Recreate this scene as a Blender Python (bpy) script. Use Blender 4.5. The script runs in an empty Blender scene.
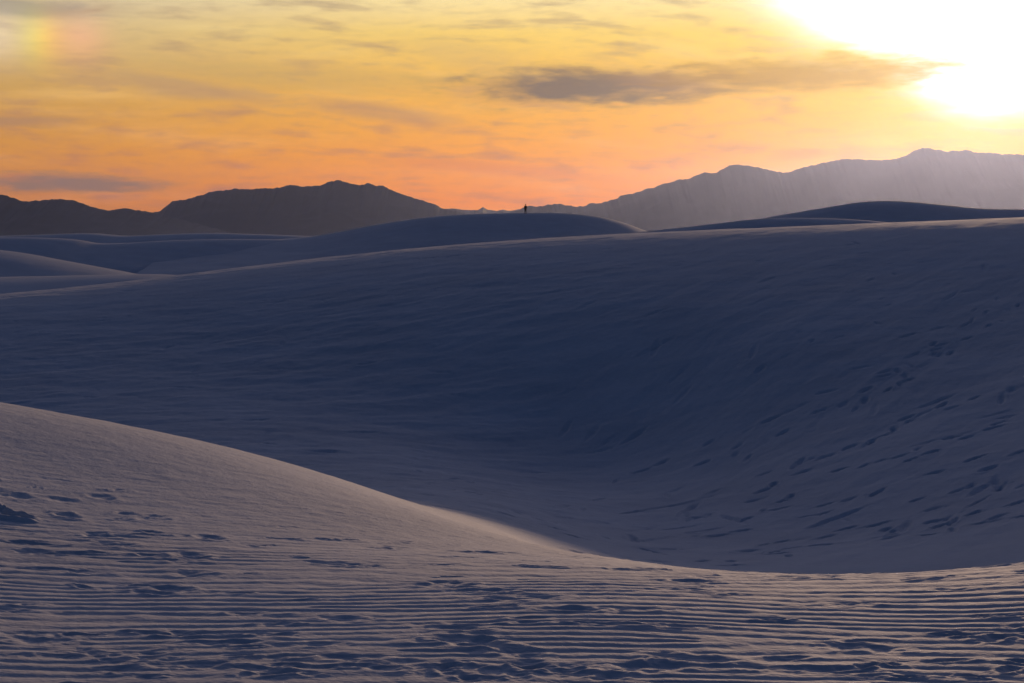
import bpy, bmesh, math, random
import numpy as np
R = math.radians
scene = bpy.context.scene
C = scene.collection

# ------------------------------------------------------------------ camera
F = 2405.0                      # focal length in pixels of the 1024 px wide picture
EYE = 1.6
PITCH = math.atan((341.5 - 236.0) / F)
cam_d = bpy.data.cameras.new('camera')
cam_d.sensor_width = 36.0
cam_d.lens = F / 1024 * 36.0
cam_d.clip_start = 0.2
cam_d.clip_end = 300000
cam = bpy.data.objects.new('camera', cam_d)
C.objects.link(cam)
cam.location = (0, 0, EYE)
cam.rotation_euler = (R(90) - PITCH, 0, 0)
scene.camera = cam

# ------------------------------------------------------------------ light
SUN_AZ, SUN_EL = 11.1, 4.65     # degrees: to the right of straight ahead, above the horizon
sun_d = bpy.data.lights.new('sun', 'SUN')
sun_d.energy = 1.9
sun_d.angle = R(1.5)
sun_d.color = (1.0, 0.67, 0.44)
sun = bpy.data.objects.new('sun', sun_d)
C.objects.link(sun)
sun.rotation_euler = (R(90 - SUN_EL), 0, R(180 - SUN_AZ))
scene.view_settings.view_transform = 'Standard'
scene.view_settings.look = 'None'
scene.view_settings.gamma = 1
scene.view_settings.exposure = 0.0
try:
    scene.cycles.use_denoising = True
    scene.cycles.denoiser = 'OPENIMAGEDENOISE'
except Exception:
    pass
scene.cycles.volume_bounces = 0
scene.cycles.max_bounces = 5

# ------------------------------------------------------------------ sky
world = bpy.data.worlds.new('World')
scene.world = world
world.use_nodes = True


class E:
    """a small expression writer over math nodes"""
    def __init__(s, nt, sock): s.nt, s.s = nt, sock
    def _op(s, op, *args, clamp=False):
        n = s.nt.nodes.new('ShaderNodeMath'); n.operation = op; n.use_clamp = clamp
        for i, a in enumerate((s,) + args):
            if isinstance(a, E): s.nt.links.new(a.s, n.inputs[i])
            else: n.inputs[i].default_value = float(a)
        return E(s.nt, n.outputs[0])
    def __add__(s, o): return s._op('ADD', o)
    __radd__ = __add__
    def __mul__(s, o): return s._op('MULTIPLY', o)
    __rmul__ = __mul__
    def __sub__(s, o): return s._op('SUBTRACT', o)
    def __rsub__(s, o): return (s * -1.0) + o
    def __truediv__(s, o): return s._op('DIVIDE', o)
    def exp(s): return s._op('EXPONENT')
    def clamp(s): return s._op('ADD', 0.0, clamp=True)
    def maxi(s, o): return s._op('MAXIMUM', o)
    def smooth(s, a, b):
        n = s.nt.nodes.new('ShaderNodeMapRange'); n.interpolation_type = 'SMOOTHSTEP'
        s.nt.links.new(s.s, n.inputs[0])
        n.inputs[1].default_value, n.inputs[2].default_value = a, b
        n.inputs[3].default_value, n.inputs[4].default_value = 0, 1
        return E(s.nt, n.outputs[0])


def combine(nt, x, y, z):
    n = nt.nodes.new('ShaderNodeCombineXYZ')
    for i, a in enumerate((x, y, z)):
        if isinstance(a, E): nt.links.new(a.s, n.inputs[i])
        else: n.inputs[i].default_value = a
    return n.outputs[0]


def noise_node(nt, vec, scale, detail=4, rough=0.5, dist=0.0):
    n = nt.nodes.new('ShaderNodeTexNoise')
    n.inputs['Scale'].default_value = scale
    n.inputs['Detail'].default_value = detail
    n.inputs['Roughness'].default_value = rough
    n.inputs['Distortion'].default_value = dist
    nt.links.new(vec, n.inputs['Vector'])
    return E(nt, n.outputs[0])


def ramp(nt, fac, stops):
    n = nt.nodes.new('ShaderNodeValToRGB')
    cr = n.color_ramp
    while len(cr.elements) > 1: cr.elements.remove(cr.elements[-1])
    cr.elements[0].position, cr.elements[0].color = stops[0][0], (*stops[0][1], 1)
    for p, c in stops[1:]:
        e = cr.elements.new(p); e.color = (*c, 1)
    nt.links.new(fac.s, n.inputs[0])
    return n.outputs[0]


def mixc(nt, fac, a, b, mode='MIX'):
    n = nt.nodes.new('ShaderNodeMix'); n.data_type = 'RGBA'; n.blend_type = mode
    n.clamp_factor = True
    if isinstance(fac, E): nt.links.new(fac.s, n.inputs[0])
    else: n.inputs[0].default_value = fac
    for k, v in ((6, a), (7, b)):
        if isinstance(v, tuple): n.inputs[k].default_value = (*v, 1)
        else: nt.links.new(v, n.inputs[k])
    return n.outputs[2]


def lin(r, g, b):
    f = lambda c: ((c / 255 + 0.055) / 1.055) ** 2.4 if c > 10.3 else c / 255 / 12.92
    return (f(r), f(g), f(b))


def build_sky(nt):
    nodes, links = nt.nodes, nt.links
    nodes.clear()
    out = nodes.new('ShaderNodeOutputWorld')
    bg = nodes.new('ShaderNodeBackground')
    links.new(bg.outputs[0], out.inputs[0])
    tc = nodes.new('ShaderNodeTexCoord')
    sep = nodes.new('ShaderNodeSeparateXYZ')
    links.new(tc.outputs['Generated'], sep.inputs[0])
    x, y, z = (E(nt, sep.outputs[i]) for i in range(3))
    az = x._op('ARCTAN2', y) * (180 / math.pi)
    el = z._op('ARCSINE') * (180 / math.pi)
    # drifting warp of the cloud field
    w1 = noise_node(nt, combine(nt, az * 0.16, el * 0.55, 3.1), 1.0, 3) - 0.5
    el2 = el + w1 * 0.55
    st = noise_node(nt, combine(nt, az * 0.16 + w1 * 0.7, el2 * 1.25 + az * 0.05, 0.0), 1.0, 6, 0.55)
    st2 = noise_node(nt, combine(nt, az * 0.55 + 7.0, el2 * 2.9 + az * 0.10, 5.0), 1.0, 5, 0.5)
    fine = noise_node(nt, combine(nt, az * 1.5, el2 * 6.5 - az * 0.15, 9.0), 1.0, 3, 0.5)
    # evening gradient over the first degrees above the horizon
    t = (el / 8.0).clamp()
    base = ramp(nt, t, [(0.0, lin(234, 136, 48)), (0.10, lin(240, 132, 24)), (0.20, lin(248, 150, 30)),
                        (0.33, lin(248, 170, 50)), (0.47, lin(246, 188, 74)), (0.60, lin(250, 210, 108)),
                        (0.70, lin(254, 228, 162)), (1.0, lin(205, 190, 155))])
    # away from the sun the evening colour greys
    side = (az * -1.0 + 1.0).smooth(0.0, 15.0)
    cool = ramp(nt, t, [(0.0, lin(160, 104, 66)), (0.12, lin(192, 120, 50)), (0.25, lin(206, 140, 56)),
                        (0.42, lin(196, 152, 84)), (0.55, lin(200, 172, 128)), (0.70, lin(202, 186, 160)),
                        (1.0, lin(160, 155, 145))])
    col = mixc(nt, side * 0.9, base, cool)
    # soft streaks, brighter and darker
    br = st.smooth(0.50, 0.72) * 0.35
    col = mixc(nt, br, col, ramp(nt, t, [(0.0, lin(252, 166, 120)), (0.3, lin(254, 190, 110)), (0.6, lin(252, 224, 150)), (1.0, lin(250, 230, 180))]))
    dk = (1.0 - st2).smooth(0.48, 0.72) * 0.50 + (1.0 - fine).smooth(0.42, 0.75) * 0.17
    greycl = ramp(nt, t, [(0.0, lin(150, 100, 100)), (0.2, lin(176, 112, 96)), (0.5, lin(176, 142, 110)), (1.0, lin(150, 140, 128))])
    col = mixc(nt, dk, col, greycl)
    # separate bars of cloud at their own bearing and height
    def bar(px, py, hw, hh, tilt, amt, edge=1.3):
        a0, e0 = (px - 512) / 41.97, (236 - py) / 41.97
        da = az - a0
        de = el2 - e0 + da * tilt
        q = (da * da) * (1 / (hw / 41.97) ** 2) + (de * de) * (1 / (hh / 41.97) ** 2)
        g = (q * -0.9).exp()
        m = (g + (st2 - 0.5) * edge + (fine - 0.5) * 0.6 * edge)
        return m.smooth(0.10, 0.95) * amt * g.smooth(0.0, 0.35)
    for px, py, hw, hh, tilt, amt, colr in (
            (596, 88, 135, 18, 0.0, 1.0, lin(124, 104, 88)),
            (670, 84, 60, 13, 0.05, 0.5, lin(150, 118, 114)),
            (790, 77, 165, 18, -0.03, 0.75, lin(178, 132, 50)),
            (385, 113, 75, 9, 0.10, 0.5, lin(172, 132, 108)),
            (195, 92, 95, 9, 0.13, 0.45, lin(168, 138, 120)),
            (66, 186, 95, 11, 0.0, 0.8, lin(118, 102, 104)),
            (25, 12, 90, 11, 0.05, 0.65, lin(148, 138, 126)),
            (10, 122, 75, 6, 0.0, 0.45, lin(146, 116, 112)),
            (490, 168, 110, 8, 0.10, 0.35, lin(204, 112, 80)),
            (470, 60, 60, 16, 0.2, 0.25, lin(190, 160, 118)),
            (800, 156, 30, 5, 0.0, 0.45, lin(196, 118, 78)),
            (300, 78, 150, 13, 0.06, 0.28, lin(170, 148, 108))):
        col = mixc(nt, bar(px, py, hw, hh, tilt, amt), col, colr)
    # aureole of the sun
    cloudcut = bar(830, 74, 150, 24, -0.06, 1.0, 1.2)
    ds = (az - 11.1); dv = (el - 4.65)
    r2 = ds * ds + dv * dv
    r = r2._op('SQRT')
    warm = (r * (-1 / 2.7)).exp()
    yel = ((r2 * (-1 / 26.0)).exp() * (1.0 - (el - 3.6).smooth(0.0, 2.6) * 0.75))
    col = mixc(nt, 1.0, col, combine(nt, 1.0, 1.0, 1.0 - yel * 0.93), 'MULTIPLY')
    wob = (st2 - 0.5) * 1.6 + (fine - 0.5) * 0.8
    def disc(a0, e0, rx, ry):
        da, de = az - a0, el - e0
        q = da * da * (1 / rx ** 2) + de * de * (1 / ry ** 2)
        return ((q + wob * 0.22) * -3.4).exp() * 30.0
    d1 = disc(11.3, 4.85, 2.3, 1.95)
    d2 = disc(9.6, 6.5, 3.6, 2.15)
    d12 = (d1 + d2)._op('MINIMUM', 2.2)
    glow = d12 * (1.0 - cloudcut * 0.9)
    warm = warm * (1.0 - cloudcut * 0.8)
    ring = (r2 * (-1 / 6.5)).exp()
    g = combine(nt, warm * 0.42 + ring * 0.10 + glow * 0.6, warm * 0.24 + ring * 0.08 + glow * 0.55, warm * 0.0 + glow * 0.9 - yel * 0.02)
    col = mixc(nt, 1.0, col, g, 'ADD')
    # the sun dog 22 degrees to the left
    da = az + 11.05
    ev = el - 4.62
    vert = (ev * ev * (-1 / 0.30)).exp() * (0.75 + st2 * 0.5)
    def band(c, w): 
        q = (da - c); return (q * q * (-1 / (w * w))).exp()
    vert = vert * 0.8
    dog = combine(nt, (band(-0.9, 0.7) * 0.26 + band(0.1, 0.42) * 0.30 + band(0.9, 0.6) * 0.22) * vert,
                  (band(-0.9, 0.7) * 0.24 + band(-0.05, 0.40) * 0.20 + band(0.7, 0.5) * 0.02) * vert,
                  (band(-1.0, 0.65) * 0.22 - band(0.05, 0.42) * 0.06 + band(0.95, 0.5) * 0.05) * vert)
    col = mixc(nt, 1.0, col, dog, 'ADD')
    # the rest of the dome is the blue of the clear evening sky
    ns = nodes.new('ShaderNodeTexSky')
    ns.sky_type = 'NISHITA'; ns.sun_disc = False
    ns.sun_elevation = R(SUN_EL); ns.sun_rotation = R(SUN_AZ)
    ns.air_density = 1.0; ns.dust_density = 0.6; ns.ozone_density = 3.0
    nis = mixc(nt, 1.0, ns.outputs[0], SKY_TINT, 'MULTIPLY')
    low = el.smooth(6.0, 17.0).maxi((az._op('ABSOLUTE')).smooth(24.0, 60.0))
    col = mixc(nt, low, col, nis)
    # added unseen glow above the sun, out of frame, brightening the bowl floor
    fill_glow = el.smooth(6.6, 9.4) * (1.0 - el.smooth(12.0, 24.0)) * (1.0 - (az - SUN_AZ)._op('ABSOLUTE').smooth(15.0, 60.0)) * (0.5 + st)
    col = mixc(nt, 1.0, col, combine(nt, fill_glow * 1.10, fill_glow * 1.0, fill_glow * 1.30), 'ADD')
    links.new(col, bg.inputs['Color'])
    bg.inputs['Strength'].default_value = 1.0


SKY_TINT = (0.058, 0.051, 0.073)
build_sky(world.node_tree)

# ------------------------------------------------------------------ helpers
def ray(px, py):
    """direction through a picture point as (x/y, z/y)"""
    cx, cy = (px - 512) / F, (341.5 - py) / F
    c, s = math.cos(PITCH), math.sin(PITCH)
    yy = c + cy * s
    return cx / yy, (cy * c - s) / yy


def zat(px, py, d):
    return EYE + d * ray(px, py)[1]


def link(name, me, mat, parent=None, **props):
    o = bpy.data.objects.new(name, me)
    C.objects.link(o)
    if mat: me.materials.append(mat)
    if parent is not None: o.parent = parent
    for k, v in props.items(): o[k] = v
    return o


def grid_mesh(name, X, Y, Z, mask=None):
    """rows x cols arrays to a smooth quad mesh, optionally only the faces in mask"""
    nr, nc = X.shape
    co = np.stack([X, Y, Z], -1).reshape(-1, 3).astype(np.float32)
    i = np.arange(nr - 1)[:, None] * nc + np.arange(nc - 1)[None, :]
    f = np.stack([i, i + 1, i + nc + 1, i + nc], -1)
    f = f.reshape(-1, 4) if mask is None else f[mask]
    if mask is not None:
        used = np.zeros(nr * nc, bool); used[f.ravel()] = True
        remap = np.cumsum(used) - 1
        co = co[used]; f = remap[f]
    f = f.astype(np.int32)
    me = bpy.data.meshes.new(name)
    me.vertices.add(len(co)); me.vertices.foreach_set('co', co.ravel())
    me.loops.add(f.size); me.loops.foreach_set('vertex_index', f.ravel())
    me.polygons.add(len(f))
    me.polygons.foreach_set('loop_start', np.arange(0, f.size, 4, dtype=np.int32))
    me.polygons.foreach_set('use_smooth', np.ones(len(f), bool))
    me.update(calc_edges=True)
    return me


def vnoise(x, y, seed=0):
    """smooth gradient noise, about -1..1"""
    xi, yi = np.floor(x), np.floor(y)
    fx, fy = x - xi, y - yi
    xi = xi.astype(np.int64); yi = yi.astype(np.int64)
    def gdot(ix, iy, dx, dy):
        h = (ix * 374761393 + iy * 668265263 + seed * 974634777) & 0xffffffff
        h = ((h ^ (h >> 13)) * 1274126177) & 0xffffffff
        h = (h ^ (h >> 16)) & 0xffff
        a = h * (2 * math.pi / 65536)
        return np.cos(a) * dx + np.sin(a) * dy
    u = fx * fx * fx * (fx * (fx * 6 - 15) + 10); v = fy * fy * fy * (fy * (fy * 6 - 15) + 10)
    a = gdot(xi, yi, fx, fy); b = gdot(xi + 1, yi, fx - 1, fy)
    c = gdot(xi, yi + 1, fx, fy - 1); d = gdot(xi + 1, yi + 1, fx - 1, fy - 1)
    return ((a + (b - a) * u) * (1 - v) + (c + (d - c) * u) * v) * 1.5


def fbm(x, y, octaves=4, seed=0, rough=0.5):
    s, a = 0, 1.0
    for k in range(octaves):
        s = s + a * vnoise(x * 2 ** k, y * 2 ** k, seed + 17 * k); a *= rough
    return s


def sstep(a, b, x):
    t = np.clip((x - a) / (b - a), 0, 1)
    return t * t * (3 - 2 * t)


def nmat(name):
    m = bpy.data.materials.new(name); m.use_nodes = True
    return m, m.node_tree, m.node_tree.nodes['Principled BSDF']


# ------------------------------------------------------------------ materials
def sand_material(name='gypsum_sand', bump=True, tint=(1, 1, 1)):
    m, nt, b = nmat(name)
    tc = nt.nodes.new('ShaderNodeTexCoord')
    big = noise_node(nt, tc.outputs['Object'], 0.35, 5, 0.6)
    small = noise_node(nt, tc.outputs['Object'], 9.0, 4, 0.6)
    f = (big * 0.6 + small * 0.4)
    col = ramp(nt, f, [(0.3, (0.50 * tint[0], 0.485 * tint[1], 0.475 * tint[2])), (0.7, (0.62 * tint[0], 0.61 * tint[1], 0.60 * tint[2]))])
    nt.links.new(col, b.inputs['Base Color'])
    b.inputs['Roughness'].default_value = 0.85
    b.inputs['Specular IOR Level'].default_value = 0.25
    if bump:
        n1 = noise_node(nt, tc.outputs['Object'], 26.0, 3, 0.6)
        n2 = noise_node(nt, tc.outputs['Object'], 4.0, 4, 0.55)
        h = n1 * 0.006 + n2 * 0.012
        bp = nt.nodes.new('ShaderNodeBump')
        bp.inputs['Strength'].default_value = 1.0
        bp.inputs['Distance'].default_value = 1.0
        nt.links.new(h.s, bp.inputs['Height'])
        nt.links.new(bp.outputs[0], b.inputs['Normal'])
    return m


def rock_material():
    m, nt, b = nmat('desert_rock')
    tc = nt.nodes.new('ShaderNodeTexCoord')
    f = noise_node(nt, tc.outputs['Object'], 0.0012, 8, 0.6)
    nt.links.new(ramp(nt, f, [(0.3, (0.05, 0.043, 0.04)), (0.7, (0.075, 0.064, 0.058))]), b.inputs['Base Color'])
    b.inputs['Roughness'].default_value = 0.95
    return m


SAND = sand_material()
FARSAND = sand_material('far_gypsum_sand', bump=False)
ROCK = rock_material()

# ------------------------------------------------------------------ the dune ground near the camera
CP = [  # picture point, distance ahead (m)
    # near flat with the ripples
    *[(x, 683, 8.6) for x in (0, 256, 512, 768, 1024)],
    *[(x, 760, 7.35) for x in (0, 512, 1024)],
    (0, 600, 11.0), (0, 520, 14.2), (0, 450, 17.3), (0, 403, 20.2),
    (100, 600, 11.0), (100, 520, 14.2), (100, 462, 17.3), (100, 420, 20.3),
    (250, 600, 10.9), (250, 535, 14.2), (250, 485, 17.2), (250, 453, 20.6),
    (400, 600, 10.8), (400, 552, 13.2), (400, 516, 16.3), (400, 502, 21), (400, 493, 29), (400, 480, 37), (460, 548, 14.5), (460, 529, 20), (460, 520, 27.5), (460, 509, 33), (460, 492, 39),
    (512, 600, 10.7), (512, 566, 12.7), (512, 553, 15.5), (512, 544, 20), (512, 537, 26.5), (512, 525, 32), (512, 508, 38),
    (620, 600, 10.6), (565, 561, 13.2), (565, 556, 17), (565, 551, 24), (620, 567, 12.8), (620, 560, 17), (680, 570, 13), (680, 567, 16),
    (740, 620, 10.2), (740, 573, 13.2),
    (880, 620, 10.2), (880, 573.5, 12.8),
    (1024, 610, 10.3), (1024, 563, 12.8),
    # bowl and the great dune
    (1024, 556, 29.5), (1024, 500, 36), (1024, 420, 44), (1024, 330, 54), (1024, 260, 64), (1024, 231, 70.3), (1024, 219.5, 74.5),
    (900, 560, 30), (900, 520, 35.5), (900, 450, 42), (900, 340, 54.5), (900, 268, 64.5), (900, 235, 71), (900, 223, 75.5),
    (780, 563, 31), (780, 535, 36), (780, 480, 42.5), (780, 420, 48.5), (780, 345, 54), (780, 280, 63), (780, 240, 72), (780, 228.5, 76.5),
    (610, 553, 32), (610, 530, 37), (610, 500, 42), (610, 462, 49.5), (610, 400, 53.5), (610, 320, 59), (610, 258, 69), (610, 235.5, 77),
    (400, 458, 45.5), (400, 428, 51.5), (400, 380, 56.5), (400, 320, 62.5), (400, 272, 71), (400, 250, 78),
    (200, 428, 50), (200, 390, 56), (200, 340, 63), (200, 296, 70), (200, 272, 77),
    (0, 400, 55), (0, 350, 62), (0, 315, 68), (0, 291, 75),
]
HID = [  # x in the picture, distance, height above the eye line (out of sight behind crests)
    (0, 35, -4.3), (0, 44, -4.5), (0, 27, -2.6), (100, 28, -2.9), (100, 40, -4.6), (250, 31, -3.55), (250, 40, -4.5),
    (620, 23, -3.7), (740, 17, -2.9), (740, 23, -4.0), (880, 17, -2.9), (880, 23, -3.9), (1024, 17, -2.9), (1024, 23, -3.8),
    *[(x, 5.0, -1.58) for x in (-200, 512, 1224)], *[(x, 2.6, -1.6) for x in (-200, 512, 1224)],
    *[(x, 1.2, -1.6) for x in (-200, 512, 1224)],
    (1024, 84, 0.3), (900, 85, 0.1), (780, 86, -0.1), (610, 87, -0.4), (400, 88, -0.9), (200, 87, -1.6), (0, 85, -2.5),
    *[(x, 105, -3.6) for x in (0, 200, 400, 600, 800, 1024)], *[(x, 130, -5.6) for x in (-100, 300, 600, 900, 1100)],
    # beyond the picture's sides
    (-350, 9, -1.5), (-350, 14, -1.3), (-350, 22, -1.0), (-350, 30, -2.2), (-350, 42, -4.2), (-350, 55, -4.0), (-350, 76, -2.6), (-350, 105, -4.2),
    (1400, 9, -1.6), (1400, 13, -1.5), (1400, 20, -2.4), (1400, 30, -2.6), (1400, 42, -1.8), (1400, 60, 0.0), (1400, 76, 1.4), (1400, 105, -2.5),
    (-1500, 9, -1.5), (-1500, 30, -2.0), (-1500, 76, -3.0), (-1500, 130, -5.6), (2600, 9, -1.5), (2600, 30, -1.5), (2600, 76, 0.5), (2600, 130, -5.6),
]


def uv_of(tx, d):
    u = tx * F / 512
    return 3.2 * np.tanh(u / 3.2), np.log(d) * 2.6


pts, vals = [], []
for px, py, d in CP:
    tx, tz = ray(px, py)
    pts.append(uv_of(tx, d)); vals.append(EYE + d * tz)
for px, d, z in HID:
    pts.append(uv_of((px - 512) / F, d)); vals.append(EYE + z)
P = np.array(pts); V = np.array(vals)
n = len(P)
D = np.linalg.norm(P[:, None] - P[None], axis=-1)
A = np.zeros((n + 3, n + 3))
A[:n, :n] = D ** 3 + np.eye(n) * 0.02 * -1 * -1
A[:n, n] = 1; A[:n, n + 1:] = P
A[n, :n] = 1; A[n + 1:, :n] = P.T
W = np.linalg.solve(A, np.concatenate([V, np.zeros(3)]))


def base_height(tx, d):
    u, v = uv_of(tx, d)
    sh = u.shape; u = u.ravel(); v = v.ravel()
    out = np.empty(len(u))
    for a in range(0, len(u), 60000):
        q = np.stack([u[a:a + 60000], v[a:a + 60000]], -1)
        r2 = ((q ** 2).sum(-1)[:, None] + (P ** 2).sum(-1)[None] - 2 * q @ P.T)
        r2 = np.maximum(r2, 0)
        out[a:a + 60000] = (r2 * np.sqrt(r2)) @ W[:n] + W[n] + q @ W[n + 1:]
    return out.reshape(sh)


SCL = 1.0
def seg(a, b, k, geo=True):
    k = int(k * SCL)
    return (np.geomspace if geo else np.linspace)(a, b, k, endpoint=False)

rows = np.concatenate([seg(1.2, 7.0, 60), seg(7.0, 8.3, 60), seg(8.3, 14.5, 680), seg(14.5, 26, 260), seg(26, 50, 330), seg(50, 70, 200),
                       seg(70, 86, 130), seg(86, 135, 50), [135.0]])
half = 560 / F
cols = np.concatenate([-np.geomspace(4.0, half, 110, endpoint=False), np.linspace(-half, half, int(1000 * SCL)), np.geomspace(half, 4.0, 111)[1:]])
TX, DD = np.meshgrid(cols, rows)
X = TX * DD; Y = DD
Z = base_height(TX, DD)

rng = np.random.default_rng(7)
# wind ripples on the near flat
edge = 13.2 + 1.2 * vnoise(X * 0.35, Y * 0.35, 3)
amp = (1 - sstep(-0.6, 1.8, Y - edge)) * (0.75 + 0.35 * vnoise(X * 0.6, Y * 0.8, 5))
amp = np.clip(amp, 0, 1.2)
LAM = 0.178
ph = (Y + 0.10 * X + 0.25 * vnoise(X * 0.16 + 4, Y * 0.22, 9) * 1.6 + 0.14 * vnoise(X * 0.55, Y * 0.9, 12) + 0.045 * vnoise(X * 1.8, Y * 3.0, 14)) / LAM
ph2 = ph * 1.0 + 0.5 * sstep(-0.25, 0.25, vnoise(X * 0.4 + 11, Y * 0.5, 21))
s = np.sin(2 * np.pi * ph2)
for _k in range(20):            # places where a ripple forks: a pair of opposite phase defects
    dx0 = rng.uniform(-3.6, 3.6); dy0 = rng.uniform(7.5, 15.0); sx = rng.uniform(0.5, 2.2) * rng.choice([-1, 1]); sy = rng.normal(0, 0.25)
    nr_ = int(np.searchsorted(rows, 18.0))
    a1 = np.arctan2(Y[:nr_] - dy0, (X[:nr_] - dx0) * 0.45); a2 = np.arctan2(Y[:nr_] - dy0 - sy, (X[:nr_] - dx0 - sx) * 0.45)
    ph2[:nr_] += (a1 - a2) / (2 * np.pi)
s = np.sin(2 * np.pi * ph2)
rip = 0.0033 * (s + 0.22 * np.sin(4 * np.pi * ph2 + 0.9)) * amp
# little cross ripples further up the slope
ph3 = (Y * 0.9 - 0.10 * X + 0.12 * vnoise(X * 0.5, Y * 0.5, 31)) / 0.16
rip2 = 0.0007 * np.sin(2 * np.pi * ph3) * sstep(12, 14, Y) * (1 - sstep(20, 27, Y)) * np.clip(0.5 + vnoise(X * 0.5, Y * 0.3, 33), 0, 1)
micro = 0.0016 * fbm(X * 3.5, Y * 3.5, 4, 41) * (1 - sstep(24, 40, Y)) + 0.003 * fbm(X * 0.9, Y * 0.9, 3, 47)
micro = micro + (0.0042 * np.maximum(0, vnoise(X * 4.6, Y * 4.4, 44) - 0.18) + 0.0016 * vnoise(X * 10, Y * 8, 46)) * (1 - sstep(26, 34, Y))
# wind-carved, trampled skin of the great dune
wall = sstep(27, 34, Y) * (1 - 0.6 * sstep(60, 74, Y))
rgt = sstep(-0.02, 0.10, TX)
skin = wall * (1 - 0.7 * rgt) * (0.026 * fbm(X * 0.55 + Y * 0.25, Y * 0.9 - X * 0.3, 4, 51, 0.55) + 0.010 * np.maximum(0, fbm(X * 1.5 + Y * 0.6, Y * 2.2 - X * 0.8, 3, 57)))
al, ac = 0.45 * X + 0.89 * Y, 0.45 * Y - 0.89 * X
skin += wall * rgt * (0.020 * fbm(al * 0.22, ac * 0.9, 4, 53, 0.55) - 0.022 * np.maximum(0, fbm(al * 0.8, ac * 2.6, 3, 59) - 0.35) * sstep(-0.1, 0.4, vnoise(al * 0.2, ac * 0.35, 61)))
damp = np.zeros_like(Z)
dent = np.zeros_like(Z)


def pit(x0, y0, rx, ry, depth, ang, rim=0.45, rough=0.3):
    """a footprint: hollow of half size rx, ry with a pushed-up rim"""
    if y0 < 26: depth *= 0.25; rim *= 1.5; rx *= 0.85; ry *= 0.85
    else: depth *= 0.48 * (1 - 0.45 * float(sstep(50, 64, y0))); rx *= 0.85; ry *= 0.50; rim *= 0.45
    m = 3.2 * max(rx, ry)
    r0, r1 = np.searchsorted(rows, [y0 - m, y0 + m])
    if r1 - r0 < 2: return
    c0, c1 = np.searchsorted(cols, [(x0 - m) / max(y0, 1), (x0 + m) / max(y0, 1)])
    c0 = max(c0 - 2, 0); c1 = min(c1 + 2, len(cols))
    sl = (slice(r0, r1), slice(c0, c1))
    dx, dy = X[sl] - x0, Y[sl] - y0
    ca, sa = math.cos(ang), math.sin(ang)
    a = (dx * ca + dy * sa) / rx; b = (-dx * sa + dy * ca) / ry
    wob = 1 + rough * vnoise(dx / (rx * 0.9) + x0 * 7, dy / (ry * 0.9) + y0 * 5, 63)
    q = (a * a + b * b) * wob
    h = -depth * np.exp(-q * q * 0.9) + depth * rim * np.exp(-((np.sqrt(np.maximum(q, 0)) - 1.45) ** 2) * 5) * (0.7 + 0.6 * vnoise(dx * 9 + x0, dy * 9, 65))
    h += depth * 0.35 * np.exp(-q * 0.5) * vnoise(dx / rx * 1.7 + y0, dy / ry * 1.7 + x0, 67)
    dent[sl] += h
    damp[sl] = np.maximum(damp[sl], np.exp(-q * 0.35))


def to_xy(px, py):
    """ground point under a picture point, by marching along the base surface"""
    tx, tz = ray(px, py)
    ds = np.geomspace(6, 100, 700)
    hz = base_height(np.full(700, tx), ds)
    below = EYE + ds * tz < hz
    k = int(np.argmax(below)) if below.any() else 699
    return tx * ds[k], ds[k]


def trail(p0, p1, stride, size, depth, jitter=0.08, skip=0.1, wander=0.3):
    (x0, y0), (x1, y1) = p0, p1
    if y0 > 26 or y1 > 26: stride *= 0.72
    L = math.hypot(x1 - x0, y1 - y0); k = max(2, int(L / stride))
    ang = math.atan2(y1 - y0, x1 - x0)
    wx = rng.normal(0, wander); side = 1
    for i in range(k + 1):
        t = i / k
        if rng.random() < skip: continue
        off = wx * math.sin(math.pi * t) + side * 0.10 + rng.normal(0, jitter)
        side = -side
        x = x0 + (x1 - x0) * t - math.sin(ang) * off + rng.normal(0, jitter)
        y = y0 + (y1 - y0) * t + math.cos(ang) * off + rng.normal(0, jitter)
        sc = size * rng.uniform(0.8, 1.25)
        pit(x, y, sc, sc * rng.uniform(0.42, 0.6), depth * rng.uniform(0.5, 1.2), ang + rng.normal(0, 0.3))


# trails in the foreground (walked roughly across the view)
T = to_xy
for a, b, st_, sz, dp in (
        ((-40, 655), (560, 676), 0.42, 0.15, 0.030), ((240, 612), (520, 660), 0.42, 0.15, 0.034), ((330, 648), (700, 662), 0.5, 0.15, 0.030),
        ((500, 640), (980, 652), 0.45, 0.15, 0.032), ((640, 668), (1060, 655), 0.5, 0.15, 0.030), ((60, 640), (230, 646), 0.5, 0.14, 0.028),
        ((-20, 612), (380, 628), 0.62, 0.14, 0.026), ((100, 573), (520, 592), 0.42, 0.16, 0.034), ((480, 590), (1040, 574), 0.48, 0.16, 0.032),
        ((560, 612), (860, 606), 0.6, 0.14, 0.026), ((330, 568), (560, 588), 0.55, 0.17, 0.034), ((700, 585), (1040, 590), 0.55, 0.15, 0.028),
        ((-10, 448), (235, 540), 0.95, 0.17, 0.040), ((-30, 470), (300, 570), 0.85, 0.16, 0.034), ((20, 500), (180, 560), 0.8, 0.15, 0.030),
        ((-20, 540), (420, 585), 0.6, 0.14, 0.024), ((800, 577), (1060, 568), 0.5, 0.16, 0.036)):
    trail(T(*a), T(*b), st_, sz, dp, skip=0.52)
for _ in range(36):            # scattered scuffs
    d = rng.uniform(7.6, 15.0); x = rng.uniform(-0.25, 0.25) * d
    sc = rng.uniform(0.05, 0.13)
    pit(x, d, sc * rng.uniform(1, 1.8), sc * 0.6, rng.uniform(0.008, 0.026), rng.normal(0, 0.5))
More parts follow.
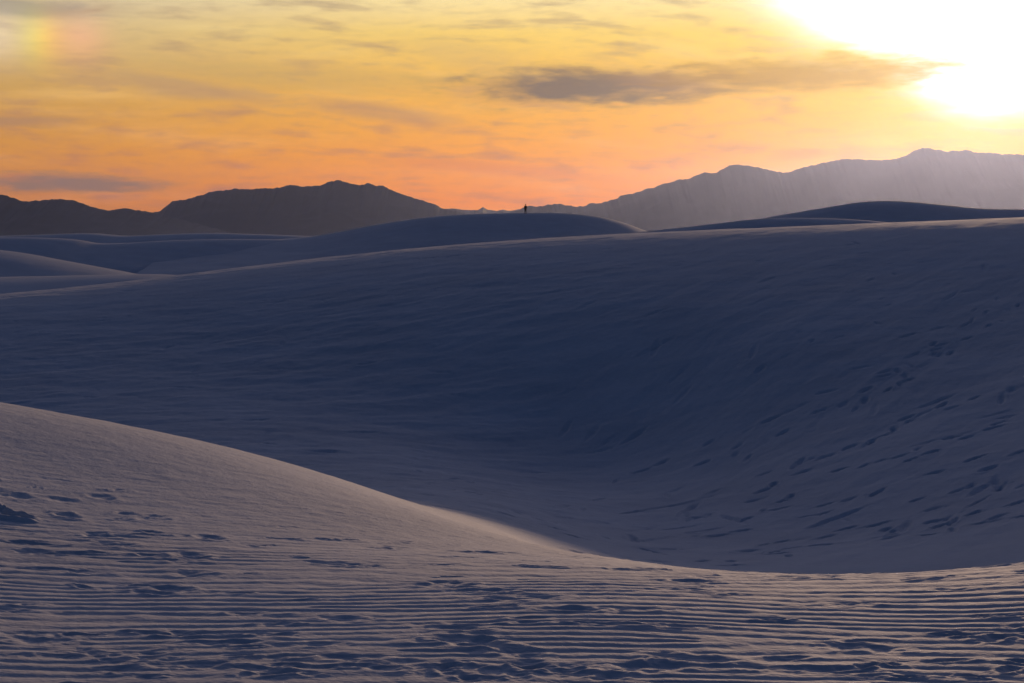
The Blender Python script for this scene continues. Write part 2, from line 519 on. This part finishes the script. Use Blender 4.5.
for _ in range(110):
    d = rng.uniform(7.6, 16.5); x = rng.uniform(-0.25, 0.25) * d
    sc = rng.uniform(0.025, 0.07)
    pit(x, d, sc * rng.uniform(1, 2.2), sc * 0.7, rng.uniform(0.008, 0.02), rng.normal(0, 0.5), 0.9, 0.6)
for _ in range(6):             # trampled clumps
    d = rng.uniform(8.4, 12.6); x = rng.uniform(-0.23, 0.23) * d
    for _k in range(rng.integers(5, 13)):
        sc = rng.uniform(0.05, 0.12)
        pit(x + rng.normal(0, 0.28), d + rng.normal(0, 0.09), sc * 1.3, sc * 0.6, rng.uniform(0.012, 0.032), rng.normal(0, 0.6))
for px, py in ((0, 504), (8, 512), (-6, 510), (18, 516), (38, 521)):   # the kicked-up edge at the left
    x, y = T(px, py); pit(x - 0.15, y, 0.12, 0.07, 0.09, rng.normal(-0.4, 0.3), 0.9)
# trails in the bowl and up its wall
for a, b, st_, sz, dp in (
        ((520, 518), (700, 555), 0.9, 0.26, 0.085), ((430, 470), (700, 560), 1.3, 0.22, 0.06), ((560, 505), (690, 520), 1.0, 0.22, 0.06),
        ((700, 560), (1030, 505), 0.75, 0.25, 0.09), ((690, 552), (1000, 470), 0.8, 0.25, 0.09), ((720, 540), (1030, 430), 0.75, 0.26, 0.10),
        ((760, 500), (1030, 385), 0.75, 0.27, 0.10), ((800, 520), (1040, 440), 0.8, 0.26, 0.10), ((830, 545), (1030, 480), 0.7, 0.25, 0.09),
        ((640, 515), (840, 450), 1.0, 0.24, 0.07), ((690, 470), (960, 330), 1.0, 0.25, 0.08), ((640, 470), (900, 360), 1.1, 0.25, 0.07),
        ((850, 410), (1010, 300), 0.9, 0.26, 0.09), ((560, 548), (780, 556), 0.8, 0.23, 0.07), ((850, 470), (1030, 410), 0.7, 0.27, 0.10),
        ((900, 530), (1030, 515), 0.7, 0.24, 0.08), ((730, 400), (900, 300), 1.3, 0.24, 0.06), ((20, 322), (400, 280), 1.5, 0.26, 0.06),
        ((120, 390), (330, 300), 1.4, 0.26, 0.06), ((400, 300), (900, 252), 1.5, 0.26, 0.06), ((780, 250), (1020, 240), 1.2, 0.26, 0.06),
        ((150, 350), (260, 330), 0.9, 0.3, 0.08), ((500, 262), (760, 242), 1.3, 0.26, 0.07), ((760, 290), (980, 262), 1.4, 0.26, 0.06),
        ((180, 285), (520, 252), 1.4, 0.26, 0.07), ((0, 340), (160, 310), 1.3, 0.26, 0.06)):
    trail(T(*a), T(*b), st_, sz, dp, jitter=0.18, skip=0.15, wander=0.8)
for _ in range(330):
    d = rng.uniform(34, 76); tx = rng.uniform(-0.24, 0.24)
    if rng.random() < (0.6 if tx < 0.02 else 0.75 * sstep(44, 62, d)): continue
    sc = rng.uniform(0.14, 0.30); on = tx > 0.02
    pit(tx * d, d, sc * rng.uniform(1, 1.7) * (2.0 if on else 1.2), sc * 0.6, rng.uniform(0.03, 0.09), rng.normal(1.1 if on else 0.1, 0.3))
for _ in range(260):            # trodden crest
    tx = rng.uniform(-0.24, 0.24); d = 76 + rng.normal(0, 3.0)
    sc = rng.uniform(0.15, 0.32)
    pit(tx * d, d, sc * 1.3, sc * 0.7, rng.uniform(0.012, 0.035), rng.normal(0, 0.7), 0.6)

Z = Z + rip * (1 - 0.62 * np.clip(damp, 0, 1)) + rip2 + micro + skin + dent + 0.007 * damp * fbm(X * 9, Y * 9, 3, 71)

# split along the hollow between the near swell and the great dune
fc = (cols[:-1] + cols[1:]) / 2; fr = (rows[:-1] + rows[1:]) / 2
pxc = 512 + fc * F
seam = np.interp(pxc, [-400, 0, 200, 330, 400, 512, 620, 740, 1024, 1400], [36, 37, 36, 34, 31, 28, 23, 20, 20, 22])
near = fr[:, None] < seam[None, :]
link('ground', grid_mesh('ground', X, Y, Z, near), SAND, kind='structure', category='ground',
     label='pale rippled sand swell with footprints, sunlit across the bottom')
link('sand_dune', grid_mesh('sand_dune', X, Y, Z, ~near), SAND, kind='structure', category='sand dune',
     label='large shaded white dune with a bowl-shaped face full of footprints')

# ------------------------------------------------------------------ dunes further off
def cubic(xs, ys, x):
    """smooth interpolation through points (natural cubic by finite solve)"""
    xs, ys = np.array(xs, float), np.array(ys, float)
    m = np.gradient(ys, xs)
    i = np.clip(np.searchsorted(xs, x) - 1, 0, len(xs) - 2)
    h = xs[i + 1] - xs[i]; t = np.clip((x - xs[i]) / h, 0, 1)
    return ((2 * t**3 - 3 * t**2 + 1) * ys[i] + (t**3 - 2 * t**2 + t) * h * m[i] + (-2 * t**3 + 3 * t**2) * ys[i + 1] + (t**3 - t**2) * h * m[i + 1])


BASE = -6.4
def dune(label, crest, dist, front, back, round_=0.18, wav=0.0, seed=1):
    """crest: picture points; dist: distance of the crest at its two ends; front/back: widths of its flanks"""
    cx = np.array([c[0] for c in crest], float); cy = np.array([c[1] for c in crest], float)
    px = np.linspace(cx[0], cx[-1], 420)
    py = cubic(cx, cy, px)
    d = np.interp(px, [cx[0], cx[-1]], dist) + wav * np.sin((px - cx[0]) / (cx[-1] - cx[0]) * 7 + seed)
    tx = np.array([ray(a, b)[0] for a, b in zip(px, py)]); tz = np.array([ray(a, b)[1] for a, b in zip(px, py)])
    zc = EYE + d * tz
    t = np.concatenate([-np.linspace(1, 0, 60, endpoint=False) ** 1.4, np.linspace(0, 1, 40) ** 1.3])
    Tt, _ = np.meshgrid(t, px, indexing='ij')
    wdt = np.where(Tt < 0, front, back)
    Yg = d[None] + Tt * wdt
    Xg = (tx * d)[None] + 0 * Tt
    a = np.abs(Tt)
    prof = 1 - (np.sqrt(a * a + round_ ** 2) - round_) / (math.sqrt(1 + round_ ** 2) - round_)
    prof = np.where(prof < 0.25, prof, prof)
    prof = prof * (1 - 0.25 * a * (1 - a))
    Zg = BASE + (zc[None] - BASE) * prof + 0.05 * fbm(Xg * 0.12, Yg * 0.12, 4, seed) * a * 4
    Zg[0] -= 1.5; Zg[-1] -= 1.5
    me = grid_mesh('sand_dune', Xg, Yg, Zg)
    return link('sand_dune', me, FARSAND, kind='structure', category='sand dune', label=label, group='smaller dunes beyond the great dune')


dune('low pale dune tip just beyond the left end of the great dune',
     [(-260, 290), (-120, 281), (0, 277), (60, 275.8), (110, 274.6), (165, 274.5), (230, 280), (320, 300)], (106, 112), 42, 20, 0.3, seed=2)
dune('pale smooth dune sloping down from the left edge to the hollow',
     [(-400, 262), (-250, 250), (-100, 247), (0, 250), (30, 254), (62, 260), (100, 267), (135, 273.5), (180, 284), (260, 300)], (190, 175), 46, 30, 0.3, seed=3)
dune('broad dark dune with a thin light crest, left of the person',
     [(-500, 244), (-300, 239), (-100, 236.5), (0, 237.3), (45, 237.8), (80, 240), (98, 243), (120, 243.2), (160, 241), (215, 239.3), (275, 239.4), (300, 239.8), (330, 242), (380, 249), (460, 262)],
     (325, 440), 48, 40, 0.16, 6, seed=4)
dune('long low dark dune strip under the mountains at the left',
     [(-300, 238), (-100, 235), (0, 235.8), (48, 234.4), (95, 233.3), (125, 235.6), (160, 234.4), (205, 233), (260, 234.2), (320, 236.5), (420, 241)],
     (520, 560), 60, 60, 0.2, seed=5)
dune('long dark dune the person stands on',
     [(180, 246), (260, 240.5), (312, 236.3), (340, 231.5), (373, 225.2), (410, 219.5), (440, 216), (483, 213.6), (526, 212.7), (572, 213.5), (606, 218.0), (626, 223.5), (645, 230.5), (690, 242), (760, 262)],
     (415, 440), 75, 70, 0.10, seed=6)
dune('low ridge with a lit crest running up to the right dune',
     [(560, 262), (600, 246), (632, 234), (660, 229.8), (690, 226.6), (724, 222.6), (752, 219.4), (790, 218), (860, 220), (960, 232)],
     (250, 262), 40, 30, 0.18, seed=7)
dune('tall rounded dark dune behind the crest at the right',
     [(640, 252), (690, 236), (730, 226), (747, 222.3), (765, 218), (794, 212.8), (831, 206.6), (860, 202.2), (888, 200.8), (915, 202), (949, 205.3), (982, 208.3), (1024, 209.2), (1100, 210), (1250, 214), (1500, 240)],
     (300, 320), 60, 60, 0.14, seed=8)

# the basin floor to the horizon
def basin():
    r = np.concatenate([[0.0], np.geomspace(30, 35000, 60)])
    a = np.linspace(0, 2 * np.pi, 97)
    A_, R_ = np.meshgrid(a, r)
    return grid_mesh('desert_floor', R_ * np.cos(A_), R_ * np.sin(A_), np.full_like(R_, BASE + 0.2))
link('desert_floor', basin(), FARSAND, kind='structure', category='desert floor', label='flat pale basin floor reaching to the mountains')

# ------------------------------------------------------------------ mountains
def mountain(label, crest, dist, depth, seed, rough=1.0):
    cx = [c[0] for c in crest]; cy = [c[1] for c in crest]
    px = np.linspace(cx[0], cx[-1], 1100)
    py = np.interp(px, cx, cy)
    k = np.hanning(7); k /= k.sum()
    py = np.convolve(np.pad(py, 3, 'edge'), k, 'valid')
    py = py - 0.75 * rough * fbm(px * 0.16, px * 0 + seed, 4, seed, 0.6)
    tx = np.array([ray(a, b)[0] for a, b in zip(px, py)]); tz = np.array([ray(a, b)[1] for a, b in zip(px, py)])
    zc = EYE + dist * tz
    t = np.concatenate([-np.linspace(1, 0, 70, endpoint=False), np.linspace(0, 1, 16)])
    Tt = t[:, None] + 0 * px[None]
    a = np.abs(Tt)
    Xg = (tx * dist)[None] * (1 + 0 * Tt)
    Yg = dist + Tt * depth
    ridged = 1 - np.abs(fbm(Xg / 900 + 3 * seed, Yg / 1600, 4, seed + 5, 0.45))
    prof = (1 - a) ** 1.25
    hz = np.maximum(zc[None] - BASE, 5)
    Zg = BASE - 4 + hz * prof + hz * 0.13 * (ridged - 0.7) * np.sin(np.pi * np.clip(a, 0, 1)) ** 0.8
    Zg = np.minimum(Zg, BASE + (zc[None] - BASE) * (1 - 0.25 * a))
    Zg[-1] = BASE - 20; Zg[0] = BASE - 20
    me = grid_mesh('mountain_range', Xg, Yg, Zg)
    return link('mountain_range', me, ROCK, kind='structure', category='mountain range', label=label)


mountain('dark rounded mountain ridge at the far left edge',
         [(-700, 215), (-500, 196), (-300, 190), (-120, 197), (-40, 190), (0, 194), (7, 195), (20, 200), (27, 201), (45, 199.3), (60, 198.5), (75, 200), (85, 204), (100, 208.5), (108, 210), (125, 207.6), (140, 210), (152, 212), (200, 224), (260, 240)],
         19500, 1700, 2)
mountain('broad jagged blue mountain range left of the person',
         [(60, 240), (110, 222), (150, 213), (160, 210.5), (166, 206), (172, 201), (181, 199.5), (190, 198), (203, 194), (215, 190.5), (230, 189.3), (236, 188.2), (250, 189), (258, 187.8), (265, 188), (280, 187.3), (284, 185.6), (291, 184.2), (300, 186), (312, 185.6), (320, 185), (328, 182), (332, 180.4), (338, 179.5), (345, 181.5), (350, 183), (360, 184.8), (370, 182.3), (376, 185.8), (383, 185), (390, 189), (400, 193), (420, 199.5), (436, 204), (441, 208), (448, 209), (480, 216), (540, 232), (580, 240)],
         22000, 1900, 4)
mountain('low distant hills with a small spike in the gap between the ranges',
         [(400, 226), (425, 212), (443, 208.3), (455, 208.2), (462, 209.4), (470, 209.8), (478, 209.5), (483, 206.8), (488, 209.5), (497, 210.4), (503, 209.2), (508, 210.5), (514, 210), (520, 208.6), (560, 212), (640, 226)],
         30000, 4000, 6, 0.5)
mountain('high mountain range washed in warm haze below the sun at the right',
         [(480, 232), (505, 214), (519, 209.2), (524, 206.6), (530, 205.2), (537, 206.2), (544, 205.4), (552, 203.7), (560, 203.4), (568, 205), (577, 206.5), (585, 205.2), (592, 202.6), (600, 203), (608, 200.6), (617, 198), (622, 194.6), (632, 193.6), (645, 189), (656, 186.5), (661, 184), (668, 182.6), (680, 179), (687, 179), (697, 174.5), (708, 171.6), (714, 173.3), (724, 168), (734, 163.5), (742, 165), (752, 165.6), (764, 168.5), (778, 171.5), (787, 172.2), (800, 168), (814, 164.5), (830, 161), (845, 158.5), (862, 159), (881, 160), (895, 158.4), (905, 156), (911, 152), (916, 149.2), (927, 147.5), (936, 149), (945, 151), (958, 150.3), (970, 149.8), (976, 152.4), (990, 152.4), (1002, 153.8), (1024, 154), (1080, 158), (1150, 150), (1260, 165), (1400, 180), (1600, 230)],
         24000, 2200, 8)

# ------------------------------------------------------------------ haze
def haze():
    bm = bmesh.new()
    bmesh.ops.create_cube(bm, size=1)
    for v in bm.verts:
        v.co.x *= 72000; v.co.y *= 72000
        v.co.z = BASE - 22 if v.co.z < 0 else 960
    me = bpy.data.meshes.new('haze'); bm.to_mesh(me); bm.free()
    m = bpy.data.materials.new('haze'); m.use_nodes = True
    nt = m.node_tree; nt.nodes.clear()
    o = nt.nodes.new('ShaderNodeOutputMaterial')
    add = nt.nodes.new('ShaderNodeAddShader')
    # clear air scatters blue evenly, fine dust scatters the low sun forward
    for k, (dens, colr, g) in enumerate(((AIR, (0.14, 0.40, 1.0), 0.0), (DUST, (1.0, 0.64, 0.14), 0.885))):
        v = nt.nodes.new('ShaderNodeVolumePrincipled')
        v.inputs['Color'].default_value = (*colr, 1)
        v.inputs['Absorption Color'].default_value = (1, 1, 1, 1)
        v.inputs['Density'].default_value = dens
        v.inputs['Anisotropy'].default_value = g
        nt.links.new(v.outputs[0], add.inputs[k])
    nt.links.new(add.outputs[0], o.inputs['Volume'])
    link('haze', me, m, kind='stuff', category='haze', label='thin dusty evening haze in the air over the basin')
AIR, DUST = 7.8e-6, 3.0e-6
haze()

# ------------------------------------------------------------------ the person on the far dune
def person():
    px, D0 = 525.5, 426.8
    x = ray(px, 213)[0] * D0
    dg = bpy.context.evaluated_depsgraph_get(); dg.update()
    from mathutils import Vector
    hit, loc, *_ = scene.ray_cast(dg, Vector((x, D0, 30)), Vector((0, 0, -1)))
    zg = loc.z if hit else zat(px, 213, D0)
    J = {'pelvis': (0, 0, 0.93), 'spine': (0, 0, 1.14), 'chest': (0, 0.01, 1.34), 'neck': (0, 0.01, 1.47), 'jaw': (0, -0.015, 1.55), 'head': (0, 0.0, 1.65), 'crown': (0, 0.0, 1.72),
         'hipl': (-0.09, 0, 0.88), 'kneel': (-0.10, -0.02, 0.48), 'anklel': (-0.11, 0.02, 0.09), 'toel': (-0.12, -0.13, 0.04),
         'hipr': (0.09, 0, 0.88), 'kneer': (0.11, -0.03, 0.48), 'ankler': (0.12, 0.0, 0.09), 'toer': (0.14, -0.15, 0.04),
         'shl': (-0.17, 0.01, 1.40), 'ell': (-0.23, 0.03, 1.12), 'wrl': (-0.22, -0.06, 0.88), 'hal': (-0.215, -0.09, 0.79),
         'shr': (0.17, 0.01, 1.40), 'elr': (0.23, 0.03, 1.12), 'wrr': (0.22, -0.05, 0.88), 'har': (0.215, -0.08, 0.79)}
    Rr = {'pelvis': .135, 'spine': .125, 'chest': .145, 'neck': .055, 'jaw': .075, 'head': .095, 'crown': .06, 'hipl': .095, 'hipr': .095, 'kneel': .058, 'kneer': .058,
          'anklel': .042, 'ankler': .042, 'toel': .035, 'toer': .035, 'shl': .06, 'shr': .06, 'ell': .043, 'elr': .043, 'wrl': .03, 'wrr': .03, 'hal': .032, 'har': .032}
    Ed = [('pelvis', 'spine'), ('spine', 'chest'), ('chest', 'neck'), ('neck', 'jaw'), ('jaw', 'head'), ('head', 'crown'), ('pelvis', 'hipl'), ('hipl', 'kneel'), ('kneel', 'anklel'), ('anklel', 'toel'),
          ('pelvis', 'hipr'), ('hipr', 'kneer'), ('kneer', 'ankler'), ('ankler', 'toer'), ('chest', 'shl'), ('shl', 'ell'), ('ell', 'wrl'), ('wrl', 'hal'), ('chest', 'shr'), ('shr', 'elr'), ('elr', 'wrr'), ('wrr', 'har')]

    def skin(name, joints, edges, radii, mat, parent, root):
        me = bpy.data.meshes.new(name)
        me.from_pydata([joints[k] for k in radii], [(list(radii).index(a), list(radii).index(b)) for a, b in edges], [])
        o = link(name, me, None, parent)
        o.modifiers.new('skin', 'SKIN')
        for i, k in enumerate(radii):
            me.skin_vertices[0].data[i].radius = (radii[k], radii[k] * 0.8 if k in ('chest', 'spine', 'pelvis') else radii[k])
            me.skin_vertices[0].data[i].use_root = (k == root)
        sub = o.modifiers.new('sub', 'SUBSURF'); sub.levels = sub.render_levels = 2
        ev = o.evaluated_get(bpy.context.evaluated_depsgraph_get())
        nm = bpy.data.meshes.new_from_object(ev)
        for p in nm.polygons: p.use_smooth = True
        o.modifiers.clear(); o.data = nm; nm.name = name
        nm.materials.clear(); nm.materials.append(mat)
        return o

    def pm(name, c, r=0.8):
        m, nt, b = nmat(name); b.inputs['Roughness'].default_value = r
        tc = nt.nodes.new('ShaderNodeTexCoord')
        f = noise_node(nt, tc.outputs['Object'], 30, 3)
        nt.links.new(ramp(nt, f, [(0.3, tuple(v * 0.8 for v in c)), (0.7, c)]), b.inputs['Base Color'])
        return m
    root = bpy.data.objects.new('person', None); C.objects.link(root)
    root.location = (x, D0, zg - 0.02); root.rotation_euler = (0, 0, R(200))
    root['label'] = 'lone person in dark clothes standing on top of the far dune'; root['category'] = 'person'
    body = skin('body', J, Ed, Rr, pm('skin_tone', (0.30, 0.18, 0.13), 0.6), root, 'pelvis')
    jk = {k: Rr[k] + 0.022 for k in ('pelvis', 'spine', 'chest', 'shl', 'ell', 'wrl', 'shr', 'elr', 'wrr')}
    skin('jacket', J, [e for e in Ed if e[0] in jk and e[1] in jk], jk, pm('dark_jacket', (0.02, 0.02, 0.024)), root, 'spine')
    tr = {k: Rr[k] + 0.016 for k in ('pelvis', 'hipl', 'kneel', 'anklel', 'hipr', 'kneer', 'ankler')}
    skin('trousers', J, [e for e in Ed if e[0] in tr and e[1] in tr], tr, pm('dark_trousers', (0.018, 0.018, 0.022)), root, 'pelvis')
    bm = bmesh.new()
    bmesh.ops.create_uvsphere(bm, u_segments=20, v_segments=12, radius=1)
    for v in bm.verts:
        if v.co.z < -0.2 and v.co.y < 0.2: v.co.z = -0.2 + (v.co.z + 0.2) * 0.1
        v.co = (v.co.x * 0.098, v.co.y * 0.108 + 0.012, v.co.z * 0.098 + 1.675)
    me = bpy.data.meshes.new('hair'); bm.to_mesh(me); bm.free()
    for p in me.polygons: p.use_smooth = True
    link('hair', me, pm('dark_hair', (0.02, 0.015, 0.012)), root)
    for s in (-1, 1):
        bm = bmesh.new()
        bmesh.ops.create_cube(bm, size=1)
        bmesh.ops.bevel(bm, geom=bm.edges[:], offset=0.25, segments=3, affect='EDGES')
        for v in bm.verts:
            v.co = (v.co.x * 0.10 + s * 0.118, v.co.y * 0.27 - 0.05, (v.co.z + 0.5) * (0.11 if v.co.y > 0 else 0.075))
        me = bpy.data.meshes.new('shoe'); bm.to_mesh(me); bm.free()
        link('shoe', me, pm('dark_shoe', (0.02, 0.02, 0.02)), root)


person()
